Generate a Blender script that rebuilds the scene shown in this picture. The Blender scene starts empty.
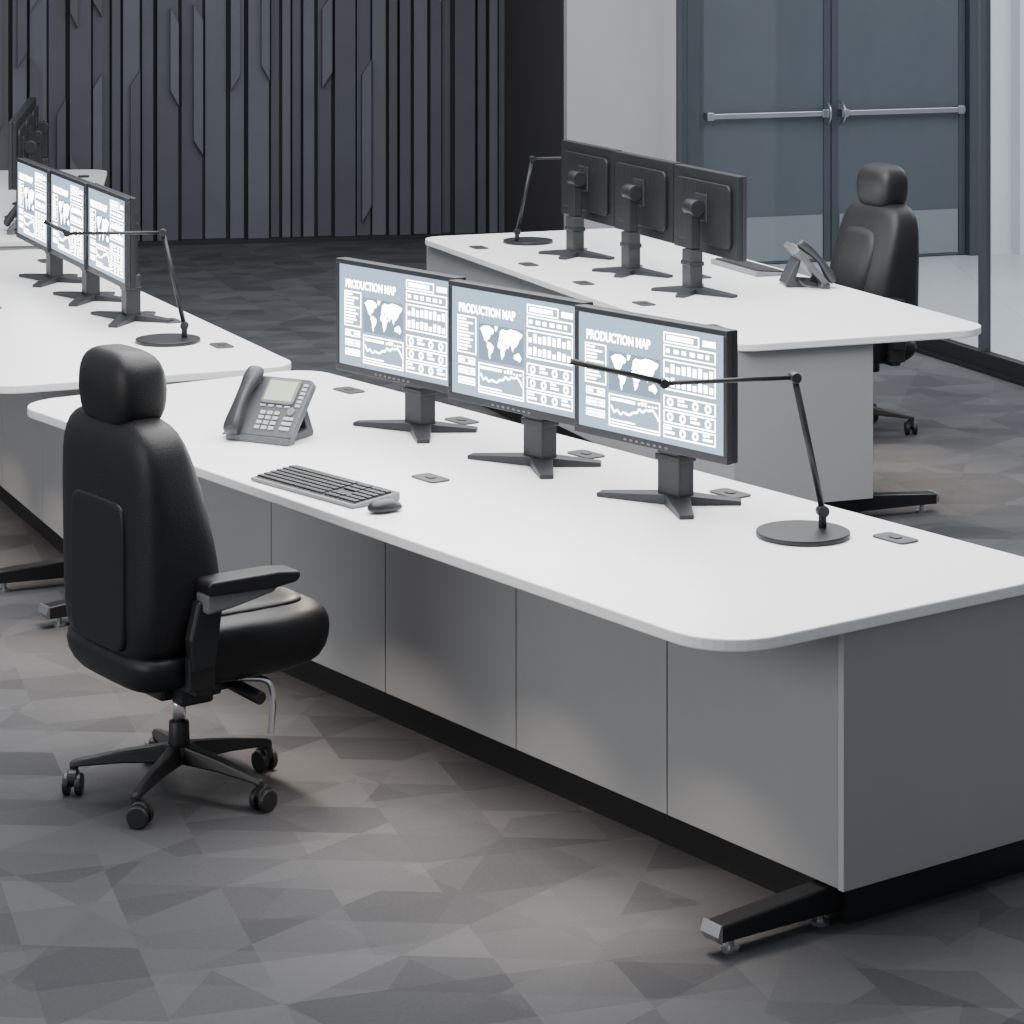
import bpy, bmesh, math, random
from mathutils import Vector, Matrix
random.seed(11)
scene = bpy.context.scene
COL = scene.collection
pi = math.pi

# ------------------------------------------------------------ materials
def mat(name, col, rough=0.5, metal=0.0, spec=0.5, bump=0.0, bscale=200.0, var=0.0, vscale=30.0, emis=None, estr=0.0, coat=0.0):
    m = bpy.data.materials.new(name); m.use_nodes = True
    nt = m.node_tree; b = nt.nodes['Principled BSDF']
    b.inputs['Base Color'].default_value = (*col, 1)
    b.inputs['Roughness'].default_value = rough
    b.inputs['Metallic'].default_value = metal
    b.inputs['Specular IOR Level'].default_value = spec
    b.inputs['Coat Weight'].default_value = coat
    tc = nt.nodes.new('ShaderNodeTexCoord')
    if var > 0:
        n = nt.nodes.new('ShaderNodeTexNoise'); n.inputs['Scale'].default_value = vscale
        n.inputs['Detail'].default_value = 6
        nt.links.new(tc.outputs['Object'], n.inputs['Vector'])
        r = nt.nodes.new('ShaderNodeValToRGB')
        r.color_ramp.elements[0].position = 0.3; r.color_ramp.elements[1].position = 0.7
        r.color_ramp.elements[0].color = (*[c*(1-var) for c in col], 1)
        r.color_ramp.elements[1].color = (*[min(1, c*(1+var)) for c in col], 1)
        nt.links.new(n.outputs['Fac'], r.inputs['Fac'])
        nt.links.new(r.outputs['Color'], b.inputs['Base Color'])
    if bump > 0:
        n2 = nt.nodes.new('ShaderNodeTexNoise'); n2.inputs['Scale'].default_value = bscale
        nt.links.new(tc.outputs['Object'], n2.inputs['Vector'])
        bp = nt.nodes.new('ShaderNodeBump'); bp.inputs['Strength'].default_value = bump
        bp.inputs['Distance'].default_value = 0.002
        nt.links.new(n2.outputs['Fac'], bp.inputs['Height'])
        nt.links.new(bp.outputs['Normal'], b.inputs['Normal'])
    if emis:
        b.inputs['Emission Color'].default_value = (*emis, 1)
        b.inputs['Emission Strength'].default_value = estr
    return m

M = {}
M['counter'] = mat('counter_solid_surface', (0.86, 0.86, 0.875), 0.38, var=0.025, vscale=60)
M['panel'] = mat('cabinet_laminate', (0.33, 0.336, 0.345), 0.42, var=0.02, vscale=4)
M['edge'] = mat('cabinet_edge_band', (0.45, 0.455, 0.46), 0.4)
M['black'] = mat('black_plastic', (0.011, 0.0115, 0.013), 0.42, bump=0.15, bscale=400)
M['toe'] = mat('toe_kick_black', (0.008, 0.008, 0.009), 0.5)
M['footm'] = mat('foot_dark_metal', (0.028, 0.028, 0.030), 0.3, metal=0.6)
M['alu'] = mat('aluminium', (0.42, 0.43, 0.45), 0.38, metal=1.0)
M['chrome'] = mat('chrome', (0.9, 0.91, 0.93), 0.2, metal=1.0)
M['leather'] = mat('black_leather', (0.009, 0.0092, 0.0105), 0.46, spec=0.36, bump=0.35, bscale=260, var=0.15, vscale=12)
M['shell'] = mat('chair_shell', (0.010, 0.0105, 0.012), 0.45, spec=0.36, bump=0.1, bscale=500)
M['armgrey'] = mat('arm_bracket_grey', (0.13, 0.134, 0.14), 0.45)
M['mon'] = mat('monitor_plastic', (0.015, 0.0165, 0.019), 0.42, spec=0.35, bump=0.1, bscale=500)
M['stand'] = mat('stand_grey', (0.023, 0.025, 0.029), 0.42, spec=0.4)
M['grom'] = mat('grommet_plastic', (0.035, 0.038, 0.042), 0.45)
M['lamp'] = mat('lamp_black_metal', (0.012, 0.013, 0.015), 0.42, metal=0.2)
M['phone'] = mat('phone_grey', (0.080, 0.084, 0.093), 0.4)
M['phoned'] = mat('phone_handset_dark', (0.027, 0.029, 0.033), 0.35)
M['key'] = mat('phone_key_light', (0.42, 0.43, 0.45), 0.5)
M['kkey'] = mat('keyboard_keys', (0.022, 0.023, 0.026), 0.5)
M['kbase'] = mat('keyboard_case', (0.17, 0.175, 0.185), 0.35)
M['lcd'] = mat('phone_lcd', (0.25, 0.32, 0.22), 0.3, emis=(0.62, 0.72, 0.50), estr=0.8)
M['screen'] = mat('screen_background', (0.05, 0.07, 0.09), 0.3, emis=(0.44, 0.60, 0.78), estr=1.45)
M['screen2'] = mat('screen_panel_blue', (0.05, 0.07, 0.09), 0.3, emis=(0.28, 0.42, 0.58), estr=1.15)
M['white'] = mat('screen_graphics_white', (0.8, 0.8, 0.8), 0.4, emis=(1.0, 0.985, 0.95), estr=16)
M['slat'] = mat('slat_slate', (0.066, 0.072, 0.090), 0.5, var=0.08, vscale=3)
M['slat2'] = mat('slat_slate_light', (0.094, 0.102, 0.124), 0.5, var=0.08, vscale=3)
M['slatback'] = mat('slat_backing', (0.010, 0.011, 0.014), 0.7)
M['darkwall'] = mat('dark_wall', (0.045, 0.043, 0.045), 0.6, var=0.06, vscale=2)
M['lightwall'] = mat('painted_wall', (0.35, 0.355, 0.37), 0.8, var=0.02, vscale=2, bump=0.1, bscale=150)
M['white_wall'] = mat('white_wall', (0.62, 0.635, 0.66), 0.8, var=0.02, vscale=2)
M['door'] = mat('door_slate', (0.078, 0.088, 0.102), 0.42, var=0.04, vscale=2)
M['frame'] = mat('door_frame_slate', (0.048, 0.054, 0.064), 0.4)
M['kick'] = mat('door_kick_plate', (0.20, 0.212, 0.228), 0.45, metal=0.0)

def glass():
    m = bpy.data.materials.new('partition_glass'); m.use_nodes = True
    nt = m.node_tree; nt.nodes.clear()
    o = nt.nodes.new('ShaderNodeOutputMaterial'); mx = nt.nodes.new('ShaderNodeMixShader')
    t = nt.nodes.new('ShaderNodeBsdfTransparent'); t.inputs['Color'].default_value = (0.88, 0.905, 0.925, 1)
    g = nt.nodes.new('ShaderNodeBsdfGlossy'); g.inputs['Roughness'].default_value = 0.03
    mx.inputs[0].default_value = 0.03
    nt.links.new(t.outputs[0], mx.inputs[1]); nt.links.new(g.outputs[0], mx.inputs[2])
    nt.links.new(mx.outputs[0], o.inputs['Surface'])
    return m
M['glass'] = glass()

def carpet():
    m = bpy.data.materials.new('carpet_angular_pattern'); m.use_nodes = True
    nt = m.node_tree; b = nt.nodes['Principled BSDF']; L = nt.links.new
    b.inputs['Roughness'].default_value = 0.95; b.inputs['Specular IOR Level'].default_value = 0.15
    tc = nt.nodes.new('ShaderNodeTexCoord')
    def layer(dirs, off):
        comb = nt.nodes.new('ShaderNodeCombineXYZ')
        for i, (ang, sc) in enumerate(dirs):
            d = nt.nodes.new('ShaderNodeVectorMath'); d.operation = 'DOT_PRODUCT'
            L(tc.outputs['Object'], d.inputs[0])
            d.inputs[1].default_value = (math.cos(ang)*sc, math.sin(ang)*sc, 0)
            a = nt.nodes.new('ShaderNodeMath'); a.operation = 'ADD'; a.inputs[1].default_value = off+0.37*i
            f = nt.nodes.new('ShaderNodeMath'); f.operation = 'FLOOR'
            L(d.outputs['Value'], a.inputs[0]); L(a.outputs[0], f.inputs[0]); L(f.outputs[0], comb.inputs[i])
        w = nt.nodes.new('ShaderNodeTexWhiteNoise'); w.noise_dimensions = '3D'
        L(comb.outputs[0], w.inputs['Vector'])
        return w.outputs['Value']
    a = layer([(0.30, 3.9), (1.50, 5.0), (2.45, 3.2)], 0.1)
    c = layer([(0.75, 2.7), (1.9, 4.1), (2.9, 2.4)], 5.2)
    mx = nt.nodes.new('ShaderNodeMix'); mx.data_type = 'FLOAT'; mx.inputs[0].default_value = 0.42
    L(a, mx.inputs[2]); L(c, mx.inputs[3])
    n = nt.nodes.new('ShaderNodeTexNoise'); n.inputs['Scale'].default_value = 90; n.inputs['Detail'].default_value = 5
    L(tc.outputs['Object'], n.inputs['Vector'])
    ad = nt.nodes.new('ShaderNodeMath'); ad.operation = 'MULTIPLY_ADD'
    L(n.outputs['Fac'], ad.inputs[0]); ad.inputs[1].default_value = 0.30; L(mx.outputs[0], ad.inputs[2])
    r = nt.nodes.new('ShaderNodeValToRGB')
    r.color_ramp.elements[0].position = 0.25; r.color_ramp.elements[1].position = 1.0
    r.color_ramp.elements[0].color = (0.041, 0.0427, 0.048, 1); r.color_ramp.elements[1].color = (0.078, 0.080, 0.087, 1)
    L(ad.outputs[0], r.inputs['Fac']); L(r.outputs['Color'], b.inputs['Base Color'])
    n2 = nt.nodes.new('ShaderNodeTexNoise'); n2.inputs['Scale'].default_value = 500
    L(tc.outputs['Object'], n2.inputs['Vector'])
    bp = nt.nodes.new('ShaderNodeBump'); bp.inputs['Strength'].default_value = 0.4; bp.inputs['Distance'].default_value = 0.003
    L(n2.outputs['Fac'], bp.inputs['Height']); L(bp.outputs['Normal'], b.inputs['Normal'])
    return m
M['carpet'] = carpet()
def tile():
    m = bpy.data.materials.new('white_floor_tile'); m.use_nodes = True
    nt = m.node_tree; b = nt.nodes['Principled BSDF']
    br = nt.nodes.new('ShaderNodeTexBrick'); br.offset = 0
    br.inputs['Color1'].default_value = (0.48, 0.49, 0.505, 1); br.inputs['Color2'].default_value = (0.52, 0.53, 0.545, 1)
    br.inputs['Mortar'].default_value = (0.36, 0.37, 0.39, 1); br.inputs['Scale'].default_value = 1
    br.inputs['Brick Width'].default_value = 0.6; br.inputs['Row Height'].default_value = 0.6; br.inputs['Mortar Size'].default_value = 0.004
    tc = nt.nodes.new('ShaderNodeTexCoord'); nt.links.new(tc.outputs['Object'], br.inputs['Vector'])
    nt.links.new(br.outputs['Color'], b.inputs['Base Color']); b.inputs['Roughness'].default_value = 0.3
    return m
M['tile'] = tile()

# ------------------------------------------------------------ mesh helpers
def addobj(name, me, parent=None, m=None, smooth=False, bevel=0, seg=2, subsurf=0):
    o = bpy.data.objects.new(name, me); COL.objects.link(o)
    if parent: o.parent = parent
    if m is not None and len(me.materials) == 0:
        for mm in (m if isinstance(m, list) else [m]): me.materials.append(mm)
    if smooth:
        for p in me.polygons: p.use_smooth = True
    if bevel:
        md = o.modifiers.new('bevel', 'BEVEL'); md.width = bevel; md.segments = seg; md.limit_method = 'ANGLE'
    if subsurf:
        md = o.modifiers.new('sub', 'SUBSURF'); md.levels = subsurf; md.render_levels = subsurf
    return o
def from_bm(name, bm):
    bmesh.ops.recalc_face_normals(bm, faces=bm.faces)
    me = bpy.data.meshes.new(name); bm.to_mesh(me); bm.free(); return me
def bbox(bm, x0, x1, y0, y1, z0, z1, mi=0):
    vs = [bm.verts.new(p) for p in [(x0,y0,z0),(x1,y0,z0),(x1,y1,z0),(x0,y1,z0),(x0,y0,z1),(x1,y0,z1),(x1,y1,z1),(x0,y1,z1)]]
    for f in [(0,3,2,1),(4,5,6,7),(0,1,5,4),(1,2,6,5),(2,3,7,6),(3,0,4,7)]:
        fc = bm.faces.new([vs[i] for i in f]); fc.material_index = mi
def box(name, x0, x1, y0, y1, z0, z1, parent, m, bevel=0.0, seg=2):
    bm = bmesh.new(); bbox(bm, x0, x1, y0, y1, z0, z1)
    return addobj(name, from_bm(name, bm), parent, m, bevel=bevel, seg=seg)
def boxes(name, lst, parent, m, bevel=0.0):
    bm = bmesh.new()
    for b in lst: bbox(bm, *b)
    return addobj(name, from_bm(name, bm), parent, m, bevel=bevel)
def bprism(bm, pts, a0, a1, axis='z', mi=0):
    def mk(p, a):
        if axis == 'z': return (p[0], p[1], a)
        if axis == 'y': return (p[0], a, p[1])
        return (a, p[0], p[1])
    lo = [bm.verts.new(mk(p, a0)) for p in pts]; hi = [bm.verts.new(mk(p, a1)) for p in pts]
    n = len(pts)
    for f in [bm.faces.new(lo[::-1]), bm.faces.new(hi)]: f.material_index = mi
    for i in range(n):
        f = bm.faces.new((lo[i], lo[(i+1) % n], hi[(i+1) % n], hi[i])); f.material_index = mi
def prism(name, pts, a0, a1, parent, m, axis='z', bevel=0, seg=2):
    bm = bmesh.new(); bprism(bm, pts, a0, a1, axis)
    return addobj(name, from_bm(name, bm), parent, m, bevel=bevel, seg=seg)
def rrect(x0, x1, y0, y1, r, n=10):
    rs = r if isinstance(r, (list, tuple)) else [r]*4
    out = []
    for (cx, cy, a0, rr) in [(x0+rs[0], y0+rs[0], pi, rs[0]), (x1-rs[1], y0+rs[1], 1.5*pi, rs[1]), (x1-rs[2], y1-rs[2], 0, rs[2]), (x0+rs[3], y1-rs[3], .5*pi, rs[3])]:
        for i in range(n+1):
            a = a0+i/n*pi/2; out.append((cx+rr*math.cos(a), cy+rr*math.sin(a)))
    return out
def bcyl(bm, p0, p1, r0, r1=None, seg=20, mi=0):
    r1 = r0 if r1 is None else r1
    p0 = Vector(p0); p1 = Vector(p1); d = p1-p0
    q = d.to_track_quat('Z', 'Y').to_matrix().to_4x4()
    r = bmesh.ops.create_cone(bm, cap_ends=True, segments=seg, radius1=r0, radius2=r1, depth=d.length,
                              matrix=Matrix.Translation((p0+p1)/2) @ q)
    for v in r['verts']:
        for f in v.link_faces: f.material_index = mi
def cyl(name, p0, p1, r0, parent, m, r1=None, seg=24, bevel=0):
    bm = bmesh.new(); bcyl(bm, p0, p1, r0, r1, seg)
    o = addobj(name, from_bm(name, bm), parent, m, bevel=bevel)
    for p in o.data.polygons: p.use_smooth = len(p.vertices) == 4
    return o
def tube(name, pts, r, parent, m):
    cu = bpy.data.curves.new(name, 'CURVE'); cu.dimensions = '3D'; cu.bevel_depth = r; cu.bevel_resolution = 4; cu.use_fill_caps = True
    s = cu.splines.new('NURBS'); s.points.add(len(pts)-1)
    for i, p in enumerate(pts): s.points[i].co = (*p, 1)
    s.use_endpoint_u = True; s.order_u = 3
    cu.materials.append(m)
    o = bpy.data.objects.new(name, cu); COL.objects.link(o); o.parent = parent
    return o
def loft(name, secs, parent, m, axis='z', ex=3.5, n=28, sub=1):
    bm = bmesh.new(); rings = []
    for s in secs:
        a, c1, c2, h1, h2 = s[:5]; ring = []
        for i in range(n):
            t = 2*pi*i/n; ct, st = math.cos(t), math.sin(t)
            x = c1+h1*math.copysign(abs(ct)**(2/ex), ct); y = c2+h2*math.copysign(abs(st)**(2/ex), st)
            p = (x, y, a) if axis == 'z' else ((x, a, y) if axis == 'y' else (a, x, y))
            ring.append(bm.verts.new(p))
        rings.append(ring)
    for r0, r1 in zip(rings, rings[1:]):
        for i in range(n): bm.faces.new((r0[i], r0[(i+1) % n], r1[(i+1) % n], r1[i]))
    bm.faces.new(rings[0][::-1]); bm.faces.new(rings[-1])
    return addobj(name, from_bm(name, bm), parent, m, smooth=True, subsurf=sub)
def empty(name, loc=(0, 0, 0), rot=0.0):
    o = bpy.data.objects.new(name, None); COL.objects.link(o); o.empty_display_size = 0.2
    o.location = loc; o.rotation_euler = (0, 0, rot); return o
TOP = 0.74

# ------------------------------------------------------------ desk
def desk(loc, ang, L=3.68, yf=0.0, led=23.0):
    e = empty('control_room_desk', (loc[0], loc[1], 0), ang)
    yb = 0.75
    prism('countertop', rrect(-L, 0.012, -0.39, 0.79, [0.16, 0.17, 0.12, 0.14]), 0.71, TOP, e, M['counter'], bevel=0.004)
    box('carcass', -L+0.06, -0.03, yf+0.02, yb-0.02, 0.1, 0.709, e, M['toe'])
    fr, bk = [], []
    seams = [-0.022, -0.66, -1.315, -1.97, -2.625, -3.28, -L+0.05]
    for a, b in zip(seams, seams[1:]):
        fr.append((b+0.0025, a-0.0025, yf, yf+0.02, 0.1, 0.709)); bk.append((b+0.0025, a-0.0025, yb-0.02, yb, 0.1, 0.709))
    boxes('front_panels', fr, e, M['panel'], 0.0015); boxes('back_panels', bk, e, M['panel'], 0.0015)
    box('end_panel_right', -0.02, 0, yf-0.002, yb+0.002, 0.1, 0.709, e, M['panel'], 0.001)
    box('end_panel_left', -L+0.03, -L+0.05, yf-0.002, yb+0.002, 0.1, 0.709, e, M['panel'], 0.001)
    box('edge_band', -0.0195, -0.0005, yf-0.004, yf-0.0021, 0.1, 0.709, e, M['edge'])
    box('toe_kick', -L+0.08, -0.04, yf+0.045, yb-0.04, 0.0, 0.1, e, M['toe'])
    box('support_rail', -L+0.2, -0.15, yf-0.16, yf-0.12, 0.68, 0.709, e, M['toe'])
    fy = min(yf, .15)
    for i, x in enumerate((-0.085, -L+0.14)):
        prism('foot_%d' % (i+1), [(-0.33+fy, 0.035), (-0.345+fy, 0.052), (-0.335+fy, 0.074), (yf+0.06, 0.098), (yf+0.06, 0.03)], x-0.03, x+0.03, e, M['footm'], axis='x', bevel=0.004)
        prism('foot_tip_%d' % (i+1), [(-0.331+fy, 0.033), (-0.345+fy, 0.052), (-0.336+fy, 0.077), (-0.330+fy, 0.077), (-0.330+fy, 0.033)], x-0.032, x+0.032, e, M['alu'], axis='x', bevel=0.003)
        bm = bmesh.new()
        for yy in (-0.28+fy, yf+0.0):
            bcyl(bm, (x, yy, 0), (x, yy, 0.008), 0.022); bcyl(bm, (x, yy, 0.008), (x, yy, 0.04), 0.008)
        addobj('levelling_feet_%d' % (i+1), from_bm('lf', bm), e, M['alu'])
    bm = bmesh.new()
    for (x, y) in [(-0.51, .657), (-1.18, .657), (-1.855, .657), (-2.52, .657), (-3.2, .655), (-1.85, .08)]:
        bprism(bm, rrect(x-.06, x+.06, y-.035, y+.035, .016, 4), TOP, TOP+0.005)
        bprism(bm, rrect(x-.018, x+.018, y-.014, y+.014, .012, 4), TOP+.005, TOP+0.008)
    addobj('cable_grommets', from_bm('gr', bm), e, M['grom'], bevel=0.0015)
    box('led_housing', -L+0.25, -0.2, -0.345, -0.315, 0.700, 0.7095, e, M['alu'])
    if led:
        n = 5
        for k in range(n):
            li = bpy.data.lights.new('led_downlight', 'AREA'); li.shape = 'RECTANGLE'; li.size = .22; li.size_y = 0.025
            li.energy = led/n; li.color = (1.0, 0.86, 0.72); li.spread = math.radians(100)
            lo = bpy.data.objects.new('led_downlight', li); COL.objects.link(lo); lo.parent = e
            lo.location = (-0.42-k*(L-.84)/(n-1), -0.33, 0.698); lo.rotation_euler = (math.radians(-12), 0, 0)
    return e

# ------------------------------------------------------------ monitor
def screen_graphics():
    bm = bmesh.new(); W, Hh = 0.585, 0.325
    def q(x0, x1, y0, y1, mi=0, d=0.0):
        vs = [bm.verts.new(((x-0.5)*W, -d, y*Hh)) for x, y in [(x0, y0), (x1, y0), (x1, y1), (x0, y1)]]
        f = bm.faces.new(vs); f.material_index = mi
    def fr(x0, x1, y0, y1, t=0.006):
        tx = t; ty = t*W/Hh
        q(x0, x1, y0, y0+ty); q(x0, x1, y1-ty, y1); q(x0, x0+tx, y0+ty, y1-ty); q(x1-tx, x1, y0+ty, y1-ty)
    def ln(p, r, t=0.006):
        dx, dy = (r[0]-p[0])*W, (r[1]-p[1])*Hh; l = math.hypot(dx, dy); nx, ny = -dy/l*t*W/2, dx/l*t*W/2
        P = [((p[0]-.5)*W+nx, p[1]*Hh+ny), ((p[0]-.5)*W-nx, p[1]*Hh-ny), ((r[0]-.5)*W-nx, r[1]*Hh-ny), ((r[0]-.5)*W+nx, r[1]*Hh+ny)]
        bm.faces.new([bm.verts.new((a, -0.0002, b)) for a, b in P])
    rnd = random.Random(3)
    fr(.60, .84, .86, .95); fr(.60, .95, .74, .845); q(.62, .80, .885, .925); q(.865, .95, .88, .93)
    for i in range(6): q(.615+i*.054, .615+i*.054+rnd.uniform(.02, .045), .775, .81)
    for i in range(10):
        y = .70-i*.031; q(.052, .052+rnd.uniform(.06, .125), y, y+.016)
    fr(.042, .195, .39, .74)
    for i in range(3): fr(.05, .185, .29-i*.095, .355-i*.095); 
    for i in range(3): q(.06, .10+.03*i, .31-i*.095, .335-i*.095); q(.13+.01*i, .175, .31-i*.095, .335-i*.095)
    q(.215, .575, .36, .70, 1, -0.0001)
    cont = [[(.04,.85),(.12,.93),(.24,.95),(.34,.86),(.33,.76),(.27,.72),(.24,.6),(.19,.55),(.2,.48),(.14,.54),(.1,.68)], [(.36,.97),(.43,.98),(.41,.88),(.38,.83)],
            [(.2,.5),(.27,.49),(.34,.40),(.31,.25),(.27,.18),(.255,.04),(.23,.15),(.225,.3),(.19,.38)],
            [(.45,.62),(.47,.72),(.48,.85),(.53,.92),(.62,.9),(.72,.96),(.85,.94),(.97,.88),(.95,.78),(.9,.72),(.88,.62),(.83,.52),(.78,.46),(.76,.36),(.73,.50),(.69,.55),(.66,.42),(.62,.54),(.58,.56),(.55,.64),(.5,.62)],
            [(.44,.56),(.50,.61),(.56,.58),(.60,.48),(.63,.46),(.58,.33),(.57,.22),(.52,.10),(.50,.24),(.49,.38),(.43,.43)], [(.79,.28),(.84,.31),(.87,.36),(.9,.34),(.95,.22),(.91,.12),(.86,.17),(.79,.18)]]
    for c in cont:
        vs = [bm.verts.new(((.215+.36*a-.5)*W, -0.0003, (.36+.34*b)*Hh)) for a, b in c]
        bm.faces.new(vs)
    fr(.60, .95, .46, .715)
    for r in range(2):
        for i in range(9):
            h = rnd.uniform(.04, .085); q(.613+i*.037, .637+i*.037, .49+r*.115, .49+r*.115+h)
    for r in range(3):
        y0 = .055+r*.125
        fr(.60, .95, y0, y0+.11)
        for i in range(4):
            if (i+r) % 3 == 0: q(.612+i*.085, .675+i*.085, y0+.035, y0+.055); q(.612+i*.085, .655+i*.085, y0+.07, y0+.09)
            else:
                cx, cy = .645+i*.085, y0+.055
                vs = []
                for k in range(12):
                    vs.append(((cx-.5)*W+.0125*math.cos(k*pi/6), cy*Hh+.0125*math.sin(k*pi/6)))
                vi = [((cx-.5)*W+.006*math.cos(k*pi/6), cy*Hh+.006*math.sin(k*pi/6)) for k in range(12)]
                for k in range(12):
                    a, b, c, d = vs[k], vs[(k+1) % 12], vi[(k+1) % 12], vi[k]
                    bm.faces.new([bm.verts.new((p[0], -0.0002, p[1])) for p in (a, b, c, d)])
    fr(.215, .575, .05, .33); q(.23, .40, .275, .30)
    for i in range(6): q(.42+i*.024, .435+i*.024, .275, .275+rnd.uniform(.01, .035))
    pts = [(.23+i*.0225, .165+rnd.uniform(-.04, .07)+i*.002) for i in range(16)]
    for a, b in zip(pts, pts[1:]): ln(a, b, .010)
    q(.225, .565, .075, .085); q(.225, .40, .10, .112)
    me = bpy.data.meshes.new('screen_graphics'); bm.to_mesh(me); bm.free()
    me.materials.append(M['white']); me.materials.append(M['screen2']); return me
GFX = screen_graphics()

def monitor(desk_loc, desk_ang, x, y, rot=0.0, tz=0.0):
    c, s = math.cos(desk_ang), math.sin(desk_ang)
    e = empty('computer_monitor', (desk_loc[0]+x*c-y*s, desk_loc[1]+x*s+y*c, TOP+.0005), desk_ang+rot)
    W = 0.311
    z0, z1 = 0.168, 0.53
    boxes('bezel', [(-W, W, -0.105, -0.085, z0, z0+.022), (-W, W, -0.105, -0.085, z1-.016, z1), (-W, -W+.016, -0.105, -0.085, z0+.022, z1-.016), (W-.016, W, -0.105, -0.085, z0+.022, z1-.016)], e, M['stand'], 0.002)
    box('screen', -W+.016, W-.016, -0.101, -0.09, z0+.022, z1-.016, e, M['screen'])
    box('rear_housing', -W, W, -0.085, -0.062, z0, z1, e, M['mon'], 0.004)
    prism('rear_bulge', rrect(-.26, .26, z0+.045, z1-.045, .03, 5), -0.062, -0.045, e, M['mon'], axis='y', bevel=0.005)
    bm = bmesh.new()
    for i in range(9): bbox(bm, -.16+i*.04, -.14+i*.04, -0.0462, -0.0445, z1-.10, z1-.06)
    addobj('rear_vents', from_bm('rv', bm), e, M['toe'])
    bm = bmesh.new()
    for i in range(8): bbox(bm, .04-.14+i*.024, .052-.14+i*.024, -0.1065, -0.105, z0+.007, z0+.013)
    addobj('buttons', from_bm('bt', bm), e, M['armgrey'])
    g = bpy.data.objects.new('screen_graphics', GFX); COL.objects.link(g); g.parent = e; g.location = (0, -0.1015, z0+.022)
    t = bpy.data.curves.new('screen_title', 'FONT'); t.body = 'PRODUCTION MAP'; t.size = 0.036; t.offset = 0.0012
    t.materials.append(M['white']); to = bpy.data.objects.new('screen_title', t); COL.objects.link(to); to.parent = e
    to.location = (-.262, -0.1018, z0+.022+.325*.775); to.rotation_euler = (pi/2, 0, 0); to.scale = (0.84, 1, 1)
    box('lower_column', -.045, .045, -.03, .03, 0.018, .19, e, M['stand'], 0.006)
    box('upper_column', -.032, .032, -.022, .022, .19, .38, e, M['mon'], 0.005)
    box('collar', -.05, .05, -.034, .034, .12, .14, e, M['mon'], 0.004)
    cyl('pivot', (-.045, -.005, .37), (.045, -.005, .37), .036, e, M['mon'], bevel=.004)
    box('mount_arm', -.03, .03, -.045, 0.0, .34, .40, e, M['mon'], 0.004)
    box('mount_plate', -.055, .055, -.048, -.038, .31, .43, e, M['stand'], 0.004)
    bm = bmesh.new()
    def leg(tx, ty, w0=.038, w1=.02):
        l = math.hypot(tx, ty); nx, ny = -ty/l, tx/l
        lo = [(nx*w0, ny*w0), (-nx*w0, -ny*w0), (tx-nx*w1, ty-ny*w1), (tx+nx*w1, ty+ny*w1)]
        hs = [.03, .03, .012, .012]
        b = [bm.verts.new((p[0], p[1], 0.0)) for p in lo]; t_ = [bm.verts.new((p[0], p[1], h)) for p, h in zip(lo, hs)]
        bm.faces.new(b[::-1]); bm.faces.new(t_)
        for i in range(4): bm.faces.new((b[i], b[(i+1) % 4], t_[(i+1) % 4], t_[i]))
    leg(-.21, -.10); leg(.17, -.12); leg(-.12, .12); leg(.13, .13)
    addobj('base_legs', from_bm('bl', bm), e, M['stand'], bevel=0.002)
    return e

# ------------------------------------------------------------ lamp
def lamp(x, y, rot, headlen=0.26, rise=.25):
    e = empty('desk_lamp', (x, y, TOP+.001), rot)
    cyl('base', (0, 0, 0), (0, 0, .014), .125, e, M['lamp'], seg=64, bevel=.003)
    cyl('stub', (.062, .02, .014), (.062, .02, .05), .011, e, M['lamp'], bevel=.002)
    cyl('joint_low', (.062, .006, .058), (.062, .034, .058), .016, e, M['lamp'], bevel=.002)
    boxm = [(.062, .02, .058), (-.02, .01, .42)]
    cyl('pole', boxm[0], boxm[1], .009, e, M['lamp'], seg=12)
    cyl('joint_top', (-.02, -.01, .42), (-.02, .03, .42), .014, e, M['lamp'], bevel=.002)
    cyl('arm', (-.02, .01, .42), (-.385, .0, .42), .0065, e, M['lamp'], seg=12)
    cyl('joint_head', (-.385, -.012, .42), (-.385, .012, .42), .013, e, M['lamp'], bevel=.002)
    cyl('head', (-.385, 0, .423), (-.385-headlen*.97, 0, .423+headlen*rise), .008, e, M['lamp'], seg=12)
    return e

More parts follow.
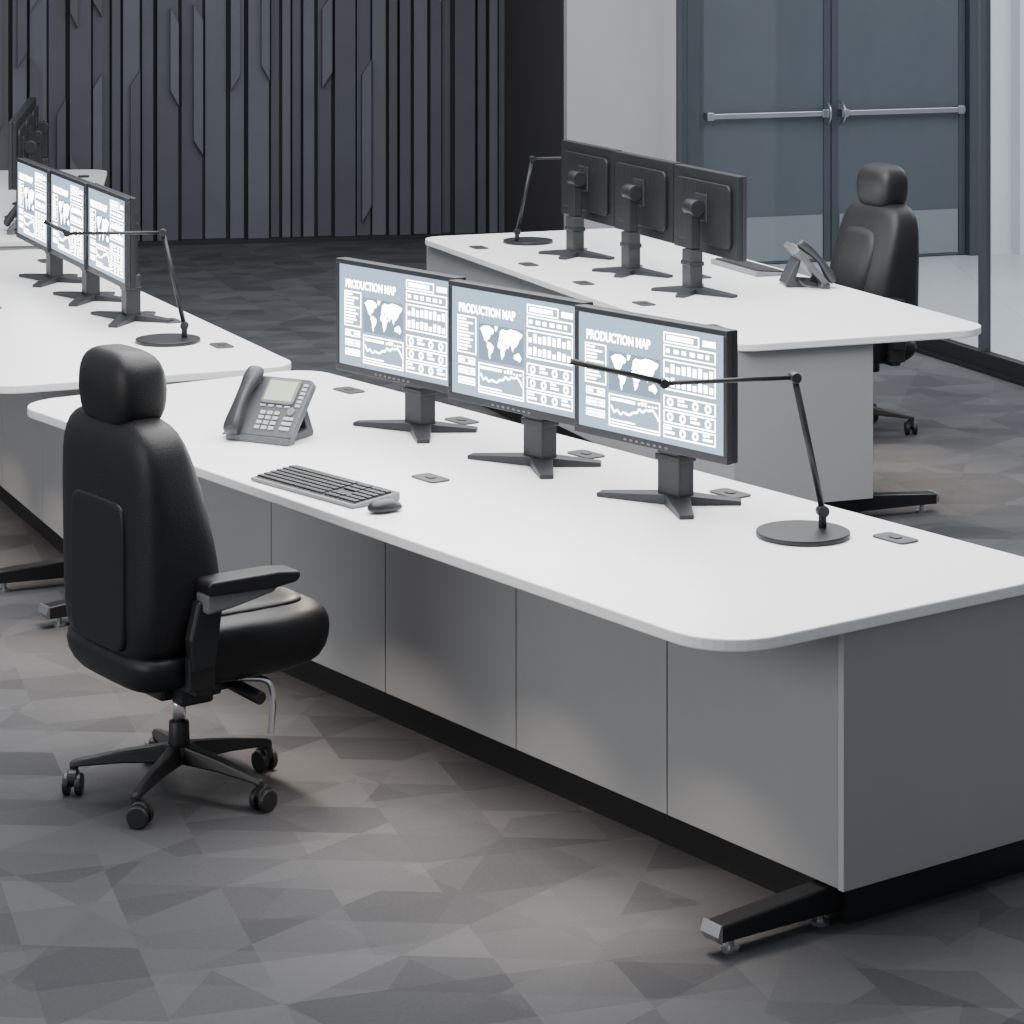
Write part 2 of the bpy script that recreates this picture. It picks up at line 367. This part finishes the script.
# ------------------------------------------------------------ chair
def chair(x, y, rot):
    e = empty('office_chair', (x, y, 0), rot)
    Lh = M['leather']
    loft('backrest', [(.395, 0, -.14, .14, .05), (.415, 0, -.135, .215, .10), (.47, 0, -.122, .262, .13), (.57, 0, -.114, .275, .138), (.69, 0, -.122, .277, .130),
                      (.80, 0, -.137, .275, .115), (.90, 0, -.152, .270, .10), (.97, 0, -.163, .258, .089), (1.025, 0, -.170, .228, .076), (1.055, 0, -.175, .175, .054), (1.063, 0, -.176, .11, .03)], e, Lh, ex=4.2, n=36)
    loft('back_cushion', [(-.10, 0, .74, .15, .21), (-.055, 0, .73, .165, .225), (-.022, 0, .68, .168, .20), (.016, 0, .62, .15, .13), (.026, 0, .60, .10, .07)], e, Lh, axis='y', ex=4.5)
    loft('rear_panel', [(-.2575, .01, .645, .11, .16), (-.2575, .01, .645, .144, .190), (-.2565, .01, .645, .150, .196), (-.251, .01, .645, .153, .199), (-.20, .01, .645, .153, .199)], e, M['shell'], axis='y', ex=8, n=40)
    loft('headrest', [(1.03, 0, -.175, .09, .045), (1.037, 0, -.175, .125, .068), (1.07, 0, -.172, .145, .08), (1.13, 0, -.172, .151, .084), (1.18, 0, -.174, .145, .079), (1.212, 0, -.177, .124, .065), (1.228, 0, -.18, .085, .042), (1.231, 0, -.18, .05, .025)], e, Lh, ex=3.8)
    loft('seat', [(.335, 0, .08, .16, .17), (.34, 0, .09, .21, .22), (.365, 0, .10, .248, .262), (.42, 0, .105, .258, .278), (.47, 0, .105, .258, .278), (.502, 0, .10, .246, .262), (.515, 0, .09, .20, .205)], e, Lh, ex=4.6)
    loft('seat_cushion', [(.49, 0, .11, .17, .20), (.512, 0, .11, .182, .215), (.525, 0, .11, .168, .20), (.528, 0, .11, .12, .14)], e, Lh, ex=5)
    loft('rear_skirt', [(.33, 0, -.11, .15, .08), (.345, 0, -.118, .21, .11), (.39, 0, -.125, .255, .128), (.44, 0, -.128, .26, .122), (.452, 0, -.128, .23, .10)], e, M['shell'], ex=4.2)
    box('mechanism', -.10, .10, -.11, .12, .285, .345, e, M['black'], .012)
    box('mech_wing', -.17, .17, -.05, .04, .30, .34, e, M['black'], .01)
    box('mech_side', .10, .16, -.08, .02, .28, .35, e, M['black'], .01)
    cyl('tilt_knob', (.10, .11, .30), (.22, .13, .285), .018, e, M['black'], bevel=.003)
    cyl('lever', (-.1, .04, .30), (-.24, .05, .29), .008, e, M['black'])
    cyl('gas_column', (0, 0, .17), (0, 0, .29), .019, e, M['chrome'])
    cyl('column_boot', (0, 0, .10), (0, 0, .195), .031, e, M['black'], r1=.027, bevel=.003)
    cyl('hub', (0, 0, .085), (0, 0, .135), .042, e, M['black'], bevel=.006)
    tube('chrome_bar', [(.12, .08, .325), (.17, .13, .33), (.20, .165, .325), (.205, .175, .29), (.205, .175, .24), (.20, .17, .18)], .009, e, M['chrome'])
    for sx, nm in ((1, 'right'), (-1, 'left')):
        prism('arm_pad_'+nm, [(-.10, .618), (.10, .612), (.165, .620), (.178, .632), (.174, .648), (.11, .655), (-.09, .655), (-.102, .648)], sx*.305-.043, sx*.305+.043, e, Lh, axis='x', bevel=.014, seg=4)
        prism('arm_bracket_'+nm, [(-.10, .568), (-.03, .575), (.10, .600), (.12, .618), (-.10, .62)], sx*.305-.034, sx*.305+.034, e, M['armgrey'], axis='x', bevel=.008, seg=3)
        prism('arm_post_'+nm, [(-.125, .41), (-.06, .42), (-.045, .52), (-.035, .59), (-.11, .60), (-.135, .5)], sx*.29-.020, sx*.29+.020, e, M['black'], axis='x', bevel=.010, seg=3)
        box('arm_mount_'+nm, min(sx*.10, sx*.29), max(sx*.10, sx*.29), -.11, -.06, .345, .375, e, M['black'], .006)
        prism('arm_knee_'+nm, [(-.13, .36), (-.05, .36), (-.055, .45), (-.13, .45)], sx*.28-.015, sx*.28+.015, e, M['black'], axis='x', bevel=.006)
    bm = bmesh.new(); bw = bmesh.new()
    for k in range(5):
        a = math.radians(72*k+20); ca, sa = math.cos(a), math.sin(a)
        def P(r, w, z): return (ca*r-sa*w, sa*r+ca*w, z)
        secs = [(.03, .026, .085, .135), (.15, .021, .085, .118), (.27, .016, .075, .095), (.295, .014, .070, .088)]
        rings = [[bm.verts.new(P(r, -w, z0)), bm.verts.new(P(r, w, z0)), bm.verts.new(P(r, w*.7, z1)), bm.verts.new(P(r, -w*.7, z1))] for r, w, z0, z1 in secs]
        for r0, r1 in zip(rings, rings[1:]):
            for i in range(4): bm.faces.new((r0[i], r0[(i+1) % 4], r1[(i+1) % 4], r1[i]))
        bm.faces.new(rings[0][::-1]); bm.faces.new(rings[-1])
        cx, cy = ca*.285, sa*.285
        ta = a+random.uniform(-1.2, 1.2); wx, wy = math.cos(ta), math.sin(ta)
        bcyl(bw, (cx, cy, .04), (cx, cy, .085), .012)
        ox, oy = cx-wy*.012, cy+wx*.012
        for s_ in (-1, 1):
            bcyl(bw, (ox+wx*.008*s_, oy+wy*.008*s_, .030), (ox+wx*.026*s_, oy+wy*.026*s_, .030), .030, seg=24)
        bcyl(bw, (ox-wx*.014, oy-wy*.014, .046), (ox+wx*.014, oy+wy*.014, .046), .024, seg=16)
    addobj('star_base', from_bm('sb', bm), e, M['black'], bevel=.006, seg=3)
    addobj('casters', from_bm('cw', bw), e, M['black'], bevel=.004)
    return e

# ------------------------------------------------------------ phone / keyboard / mouse
def phone(x, y, rot):
    e = empty('desk_phone', (x, y, TOP+.001), rot)
    s = empty('face_assembly', (0, -.055, .022)); s.parent = e; s.rotation_euler = (math.radians(48), 0, 0)
    prism('body', rrect(-.125, .125, -.01, .205, .02, 5), -.012, .014, s, M['phone'], bevel=.004)
    prism('display_surround', rrect(-.035, .085, .105, .195, .01, 4), .014, .022, s, M['kbase'], bevel=.002)
    box('lcd', -.026, .076, .114, .186, .022, .0235, s, M['lcd'])
    bm = bmesh.new()
    for r in range(4):
        for c in range(3): bbox(bm, -.02+c*.026, 0-.001+c*.026, .012+r*.018, .024+r*.018, .014, .019)
    for i in range(4): bbox(bm, -.032+i*.03, -.012+i*.03, .094, .101, .014, .018)
    for i in range(6): bbox(bm, .094, .112, .10+i*.015, .11+i*.015, .014, .018)
    for i in range(3): bbox(bm, .072, .108, .015+i*.018, .026+i*.018, .014, .019)
    addobj('keys', from_bm('keys', bm), s, M['key'], bevel=.0015)
    cyl('navigation_ring', (.088, .082, .014), (.088, .082, .02), .014, s, M['kbase'], bevel=.002)
    loft('handset', [(-.025, -.085, .030, .018, .010), (-.02, -.085, .034, .027, .020), (.015, -.085, .036, .029, .024), (.045, -.085, .044, .022, .018), (.09, -.085, .052, .019, .014), (.14, -.085, .048, .021, .017),
                     (.17, -.085, .042, .029, .024), (.21, -.085, .038, .028, .022), (.218, -.085, .036, .018, .012)], s, M['phoned'], axis='y', ex=3)
    prism('stand', [(-.04, 0), (.11, 0), (.115, .012), (.06, .12), (.045, .115), (.07, .03), (-.03, .022)], -.06, .095, e, M['phoned'], axis='x', bevel=.004)
    prism('foot_lip', rrect(-.12, .12, -.075, -.03, .012, 4), 0, .022, e, M['phone'], bevel=.004)
    tube('handset_cord', [(-.09, -.06, .03), (-.14, -.07, .012), (-.15, .0, .008), (-.12, .06, .02), (-.06, .06, .04)], .004, e, M['phoned'])
    return e
def keyboard(x, y, rot):
    e = empty('computer_keyboard', (x, y, TOP+.001), rot)
    prism('case', [(-.085, 0), (.085, 0), (.085, .024), (-.085, .010)], -.245, .245, e, M['kbase'], axis='x', bevel=.004)
    prism('key_well', [(-.074, .0112), (.078, .0238), (.078, .0245), (-.074, .0122)], -.238, .238, e, M['kkey'], axis='x')
    bm = bmesh.new()
    for r in range(6):
        yy = -.068+r*.0225; zz = .011+(yy+.08)/.16*.014
        gaps = [(-.234, 16), (.092, 3), (.157, 4)]
        for gx, n in gaps:
            if n == 3 and r in (2,): continue
            for c in range(n):
                if r == 0 and n == 16 and 4 <= c <= 8:
                    if c == 4: bbox(bm, gx+4*.0198, gx+9*.0198-.003, yy, yy+.018, zz-.004, zz+.006)
                    continue
                bbox(bm, gx+c*.0198, gx+c*.0198+.0168, yy, yy+.018, zz-.004, zz+.006)
    addobj('keys', from_bm('k', bm), e, M['kkey'], bevel=.0015)
    return e
def mouse(x, y, rot):
    e = empty('computer_mouse', (x, y, TOP+.001), rot)
    loft('body', [(0.001, 0, 0, .028, .05), (.010, 0, 0, .031, .055), (.022, 0, -.003, .028, .048), (.031, 0, -.006, .02, .034), (.034, 0, -.008, .01, .016)], e, M['black'], ex=2.4)
    cyl('scroll_wheel', (-.004, .028, .022), (.004, .028, .022), .009, e, M['kbase'])
    return e

def w(loc, ang, x, y):
    c, s = math.cos(ang), math.sin(ang); return (loc[0]+x*c-y*s, loc[1]+x*s+y*c)

# ------------------------------------------------------------ place desks
D1, A1 = (0.7816, 6.265), math.radians(-54.1)
D2, A2 = (-1.502, 9.459), math.radians(-66)
D3, A3 = (0.267, 13.864), math.radians(111)
D4, A4 = (-2.934, 13.40), math.radians(-83)
desk(D1, A1); desk(D2, A2); desk(D3, A3, L=3.62, yf=0.15); desk(D4, A4)
for x in (-1.185, -1.825, -2.47): monitor(D1, A1, x, .46, math.radians(4.2))
for x in (-1.28, -1.90, -2.52): monitor(D2, A2, x, .52, math.radians(-1.0))
for x in (-.95, -1.62, -2.29): monitor(D3, A3, x, .325, math.radians(1.5))
for x in (-1.14, -1.80, -2.46): monitor(D4, A4, x, .45, 0)
lamp(.774, 7.099, math.radians(13)); lamp(-1.326, 10.287, math.radians(4), headlen=.09, rise=.5); lamp(.080, 13.36, math.radians(195), rise=-.1)
p = w(D1, A1, -2.636, .0); phone(p[0], p[1], math.radians(-28))
p = w(D3, A3, -2.27, -.25); phone(p[0], p[1], A3+math.radians(-15))
p = w(D4, A4, -.35, .45); phone(p[0], p[1], A4)
p = w(D1, A1, -1.90, -.255); keyboard(p[0], p[1], A1+math.radians(5))
p = w(D3, A3, -1.7, -.24); keyboard(p[0], p[1], A3)
p = w(D1, A1, -1.57, -.262); mouse(p[0], p[1], A1)
chair(-.908, 7.278, A1)
p = w(D3, A3, -1.93, -.635); chair(p[0], p[1], A3)

# ------------------------------------------------------------ room
bm = bmesh.new(); bbox(bm, -9, 9, -3, 24, -0.05, 0)
addobj('floor', from_bm('floor', bm), None, M['carpet'])
P0 = Vector((2.173, 14.76)); U = Vector((-.342, .94)); V = Vector((.94, .342))
a = P0+U*3.25; b = P0-U*9; pts = [a, b, b+V*9, a+V*9]
bm = bmesh.new(); bprism(bm, [(q.x, q.y) for q in pts][::-1], 0.0, 0.006)
addobj('floor_corridor_tile', from_bm('floor_tile', bm), None, M['tile'])

# slatted back wall
wl = Vector((-.07, 19.76)); wang = math.radians(11.5)
wb = empty('wall_back', (wl.x, wl.y, 0), wang)
LW = 8.0
box('backing', -LW, .3, 0, .1, 0, 3.4, wb, M['slatback'])
bm = bmesh.new(); x = 0.02
while x > -LW+.3:
    wdt = random.choice([.06, .08, .10, .12, .15])
    d = random.choice([.03, .055, .085]); mi = random.choice([0, 0, 1])
    bprism(bm, [(x-wdt, 0.0), (x, 0.0), (x, 3.4), (x-wdt, 3.4)], -d, 0, 'y', mi)
    if wdt > .09 and random.random() < .6:
        z = random.uniform(-1.2, 1.2); sw = random.uniform(.055, .08); side = random.random() < .5
        sx0 = x-sw if side else x-wdt
        while z < 3.2:
            ln_ = random.uniform(.4, 1.1); k = random.choice([-1, 1])*.11
            z0 = max(z, 0.0)
            if z+ln_ > .2:
                za, zb = (z0, z0) if z < 0 else (z0+max(k, 0), z0+max(-k, 0))
                bprism(bm, [(sx0, za), (sx0+sw, zb), (sx0+sw, min(3.4, z+ln_+max(-k, 0))), (sx0, min(3.4, z+ln_+max(k, 0)))], -d-.06, -d, 'y', 1-mi if random.random() < .5 else mi)
            z += ln_+random.uniform(.4, 1.4)
    x -= wdt+random.choice([.014, .02, .028])
addobj('slats', from_bm('slats', bm), wb, [M['slat'], M['slat2']], bevel=.002)
box('skirting', -LW, 0, -.14, 0, 0, .03, wb, M['slatback'])
def wallseg(name, p, q, z0, z1, th, m, parent=None):
    p = Vector(p); q = Vector(q); d = (q-p).normalized(); n = Vector((-d.y, d.x))*th
    bm = bmesh.new(); bprism(bm, [tuple(p), tuple(q), tuple(q+n), tuple(p+n)], z0, z1)
    return addobj(name, from_bm(name, bm), parent, m)
wallseg('wall_return', (.340, 17.60), (-.085, 19.86), 0, 3.4, -.12, M['darkwall'])
dw = empty('wall_right', (.362, 17.53, 0), math.radians(20))
dl, dr, dh = 0.93, 2.98, 2.45
box('wall_panel_a', 0, dl-.09, 0, .06, 0, 3.4, dw, M['lightwall'])
box('wall_panel_b', dl-.09, dr+.11, 0, .15, dh+.08, 3.4, dw, M['lightwall'])
box('wall_panel_c', dr+.11, 9, 0, .15, 0, 3.4, dw, M['white_wall'])
box('pilaster', dr+.35, dr+.62, -.12, 0, 0, 3.4, dw, M['white_wall'], .005)
fe = empty('trim_1', (.362, 17.53, 0), math.radians(20))
boxes('frame', [(dl-.09, dl, -.04, .15, 0, dh+.08), (dr, dr+.11, -.04, .15, 0, dh+.08), (dl, dr, -.04, .15, dh, dh+.08)], fe, M['frame'], .004)
mid = (dl+dr)/2-.02
for i, (x0, x1) in enumerate(((dl+.006, mid-.004), (mid+.004, dr-.006))):
    de = empty('door_%d' % (i+1), (.362, 17.53, 0), math.radians(20))
    box('leaf', x0, x1, .02, .065, .012, dh-.006, de, M['door'], .002)
    boxes('stiles', [(x0, x0+.05, .012, .02, .012, dh-.006), (x1-.05, x1, .012, .02, .012, dh-.006)], de, M['frame'], .001)
    box('kick_plate', x0+.06, x1-.06, .012, .02, .03, .33, de, M['kick'], .001)
    box('push_bar', x0+.06, x1-.03, -.045, -.015, 1.005, 1.04, de, M['alu'], .004)
    boxes('bar_mounts', [(x0+.05, x0+.10, -.05, .02, .995, 1.05), (x1-.09, x1-.04, -.05, .02, .995, 1.05)], de, M['alu'], .004)
    hx = x1-.05 if i == 0 else x0+.05
    tube('pull_handle', [(hx, -.02, .95), (hx, -.09, .965), (hx, -.09, 1.085), (hx, -.02, 1.10)], .009, de, M['alu'])

# glass partition
gp = empty('glass_partition', (P0.x, P0.y, 0), math.atan2(U.y, U.x))
box('bottom_channel', -9, 3.1, -.03, .03, 0.006, .10, gp, M['toe'], .003)
box('floor_plate', -9, 3.1, -.06, .06, 0.0, .02, gp, M['footm'], .002)
for i, (x0, x1) in enumerate(((-.85, 3.06), (-3.6, -.89), (-6.5, -3.64))):
    box('glass_pane_%d' % (i+1), x0, x1, -.005, .005, .10, 3.1, gp, M['glass'])
boxes('mullions', [(-.88, -.85, -.03, .03, .1, 3.1), (3.06, 3.10, -.03, .03, .1, 3.1), (-3.64, -3.6, -.03, .03, .1, 3.1)], gp, M['frame'], .002)
box('head_channel', -9, 3.1, -.03, .03, 3.1, 3.2, gp, M['toe'])

# ------------------------------------------------------------ lights / world
wd = bpy.data.worlds.new('world'); scene.world = wd; wd.use_nodes = True
bg = wd.node_tree.nodes['Background']; bg.inputs['Color'].default_value = (0.88, 0.93, 1.0, 1); bg.inputs['Strength'].default_value = 0.38
def area(name, loc, sx, sy, en, col, rot=(0, 0, 0)):
    li = bpy.data.lights.new(name, 'AREA'); li.shape = 'RECTANGLE'; li.size = sx; li.size_y = sy; li.energy = en; li.color = col
    o = bpy.data.objects.new(name, li); COL.objects.link(o); o.location = loc; o.rotation_euler = rot; return o
area('ceiling_light_main', (-.3, 9.0, 4.0), 4.5, 6.5, 760, (1.0, .99, .975))
area('ceiling_light_far', (.5, 14.5, 4.2), 7, 4, 230, (.98, .985, 1.0))
area('corridor_light', (5, 15.5, 3.6), 3, 4, 240, (.98, .985, 1.0))
lo = area('added_side_key', (-6.5, 3.0, 2.4), 6, 3, 220, (1.0, .985, .96))  # key light added at left to brighten desk fronts, not a real window
d = Vector((-.4, 8.0, .3))-Vector(lo.location); lo.rotation_euler = d.to_track_quat('-Z', 'Y').to_euler()
# ceiling downlights giving soft warm pools on the carpet of the operator aisle
for (x, y, tx, ty, en) in ((-.15, 6.2, -.02, 6.6, 190), (-.9, 7.7, -.8, 7.85, 100)):
    sp = bpy.data.lights.new('ceiling_downlight', 'SPOT'); sp.energy = en; sp.color = (1.0, .89, .78)
    sp.spot_size = math.radians(32); sp.spot_blend = 1.0; sp.shadow_soft_size = .12
    so = bpy.data.objects.new('ceiling_downlight', sp); COL.objects.link(so); so.location = (x, y, 3.4)
    so.rotation_euler = (Vector((tx, ty, 0))-Vector((x, y, 3.4))).to_track_quat('-Z', 'Y').to_euler()

# ------------------------------------------------------------ camera
cam = bpy.data.cameras.new('camera'); co = bpy.data.objects.new('camera', cam); COL.objects.link(co)
co.location = (0, 0, 2.405); co.rotation_euler = (pi/2, 0, 0)
cam.sensor_width = 36; cam.lens = 2669/1024*36; cam.shift_y = -(512+90)/1024; cam.clip_end = 200
scene.camera = co
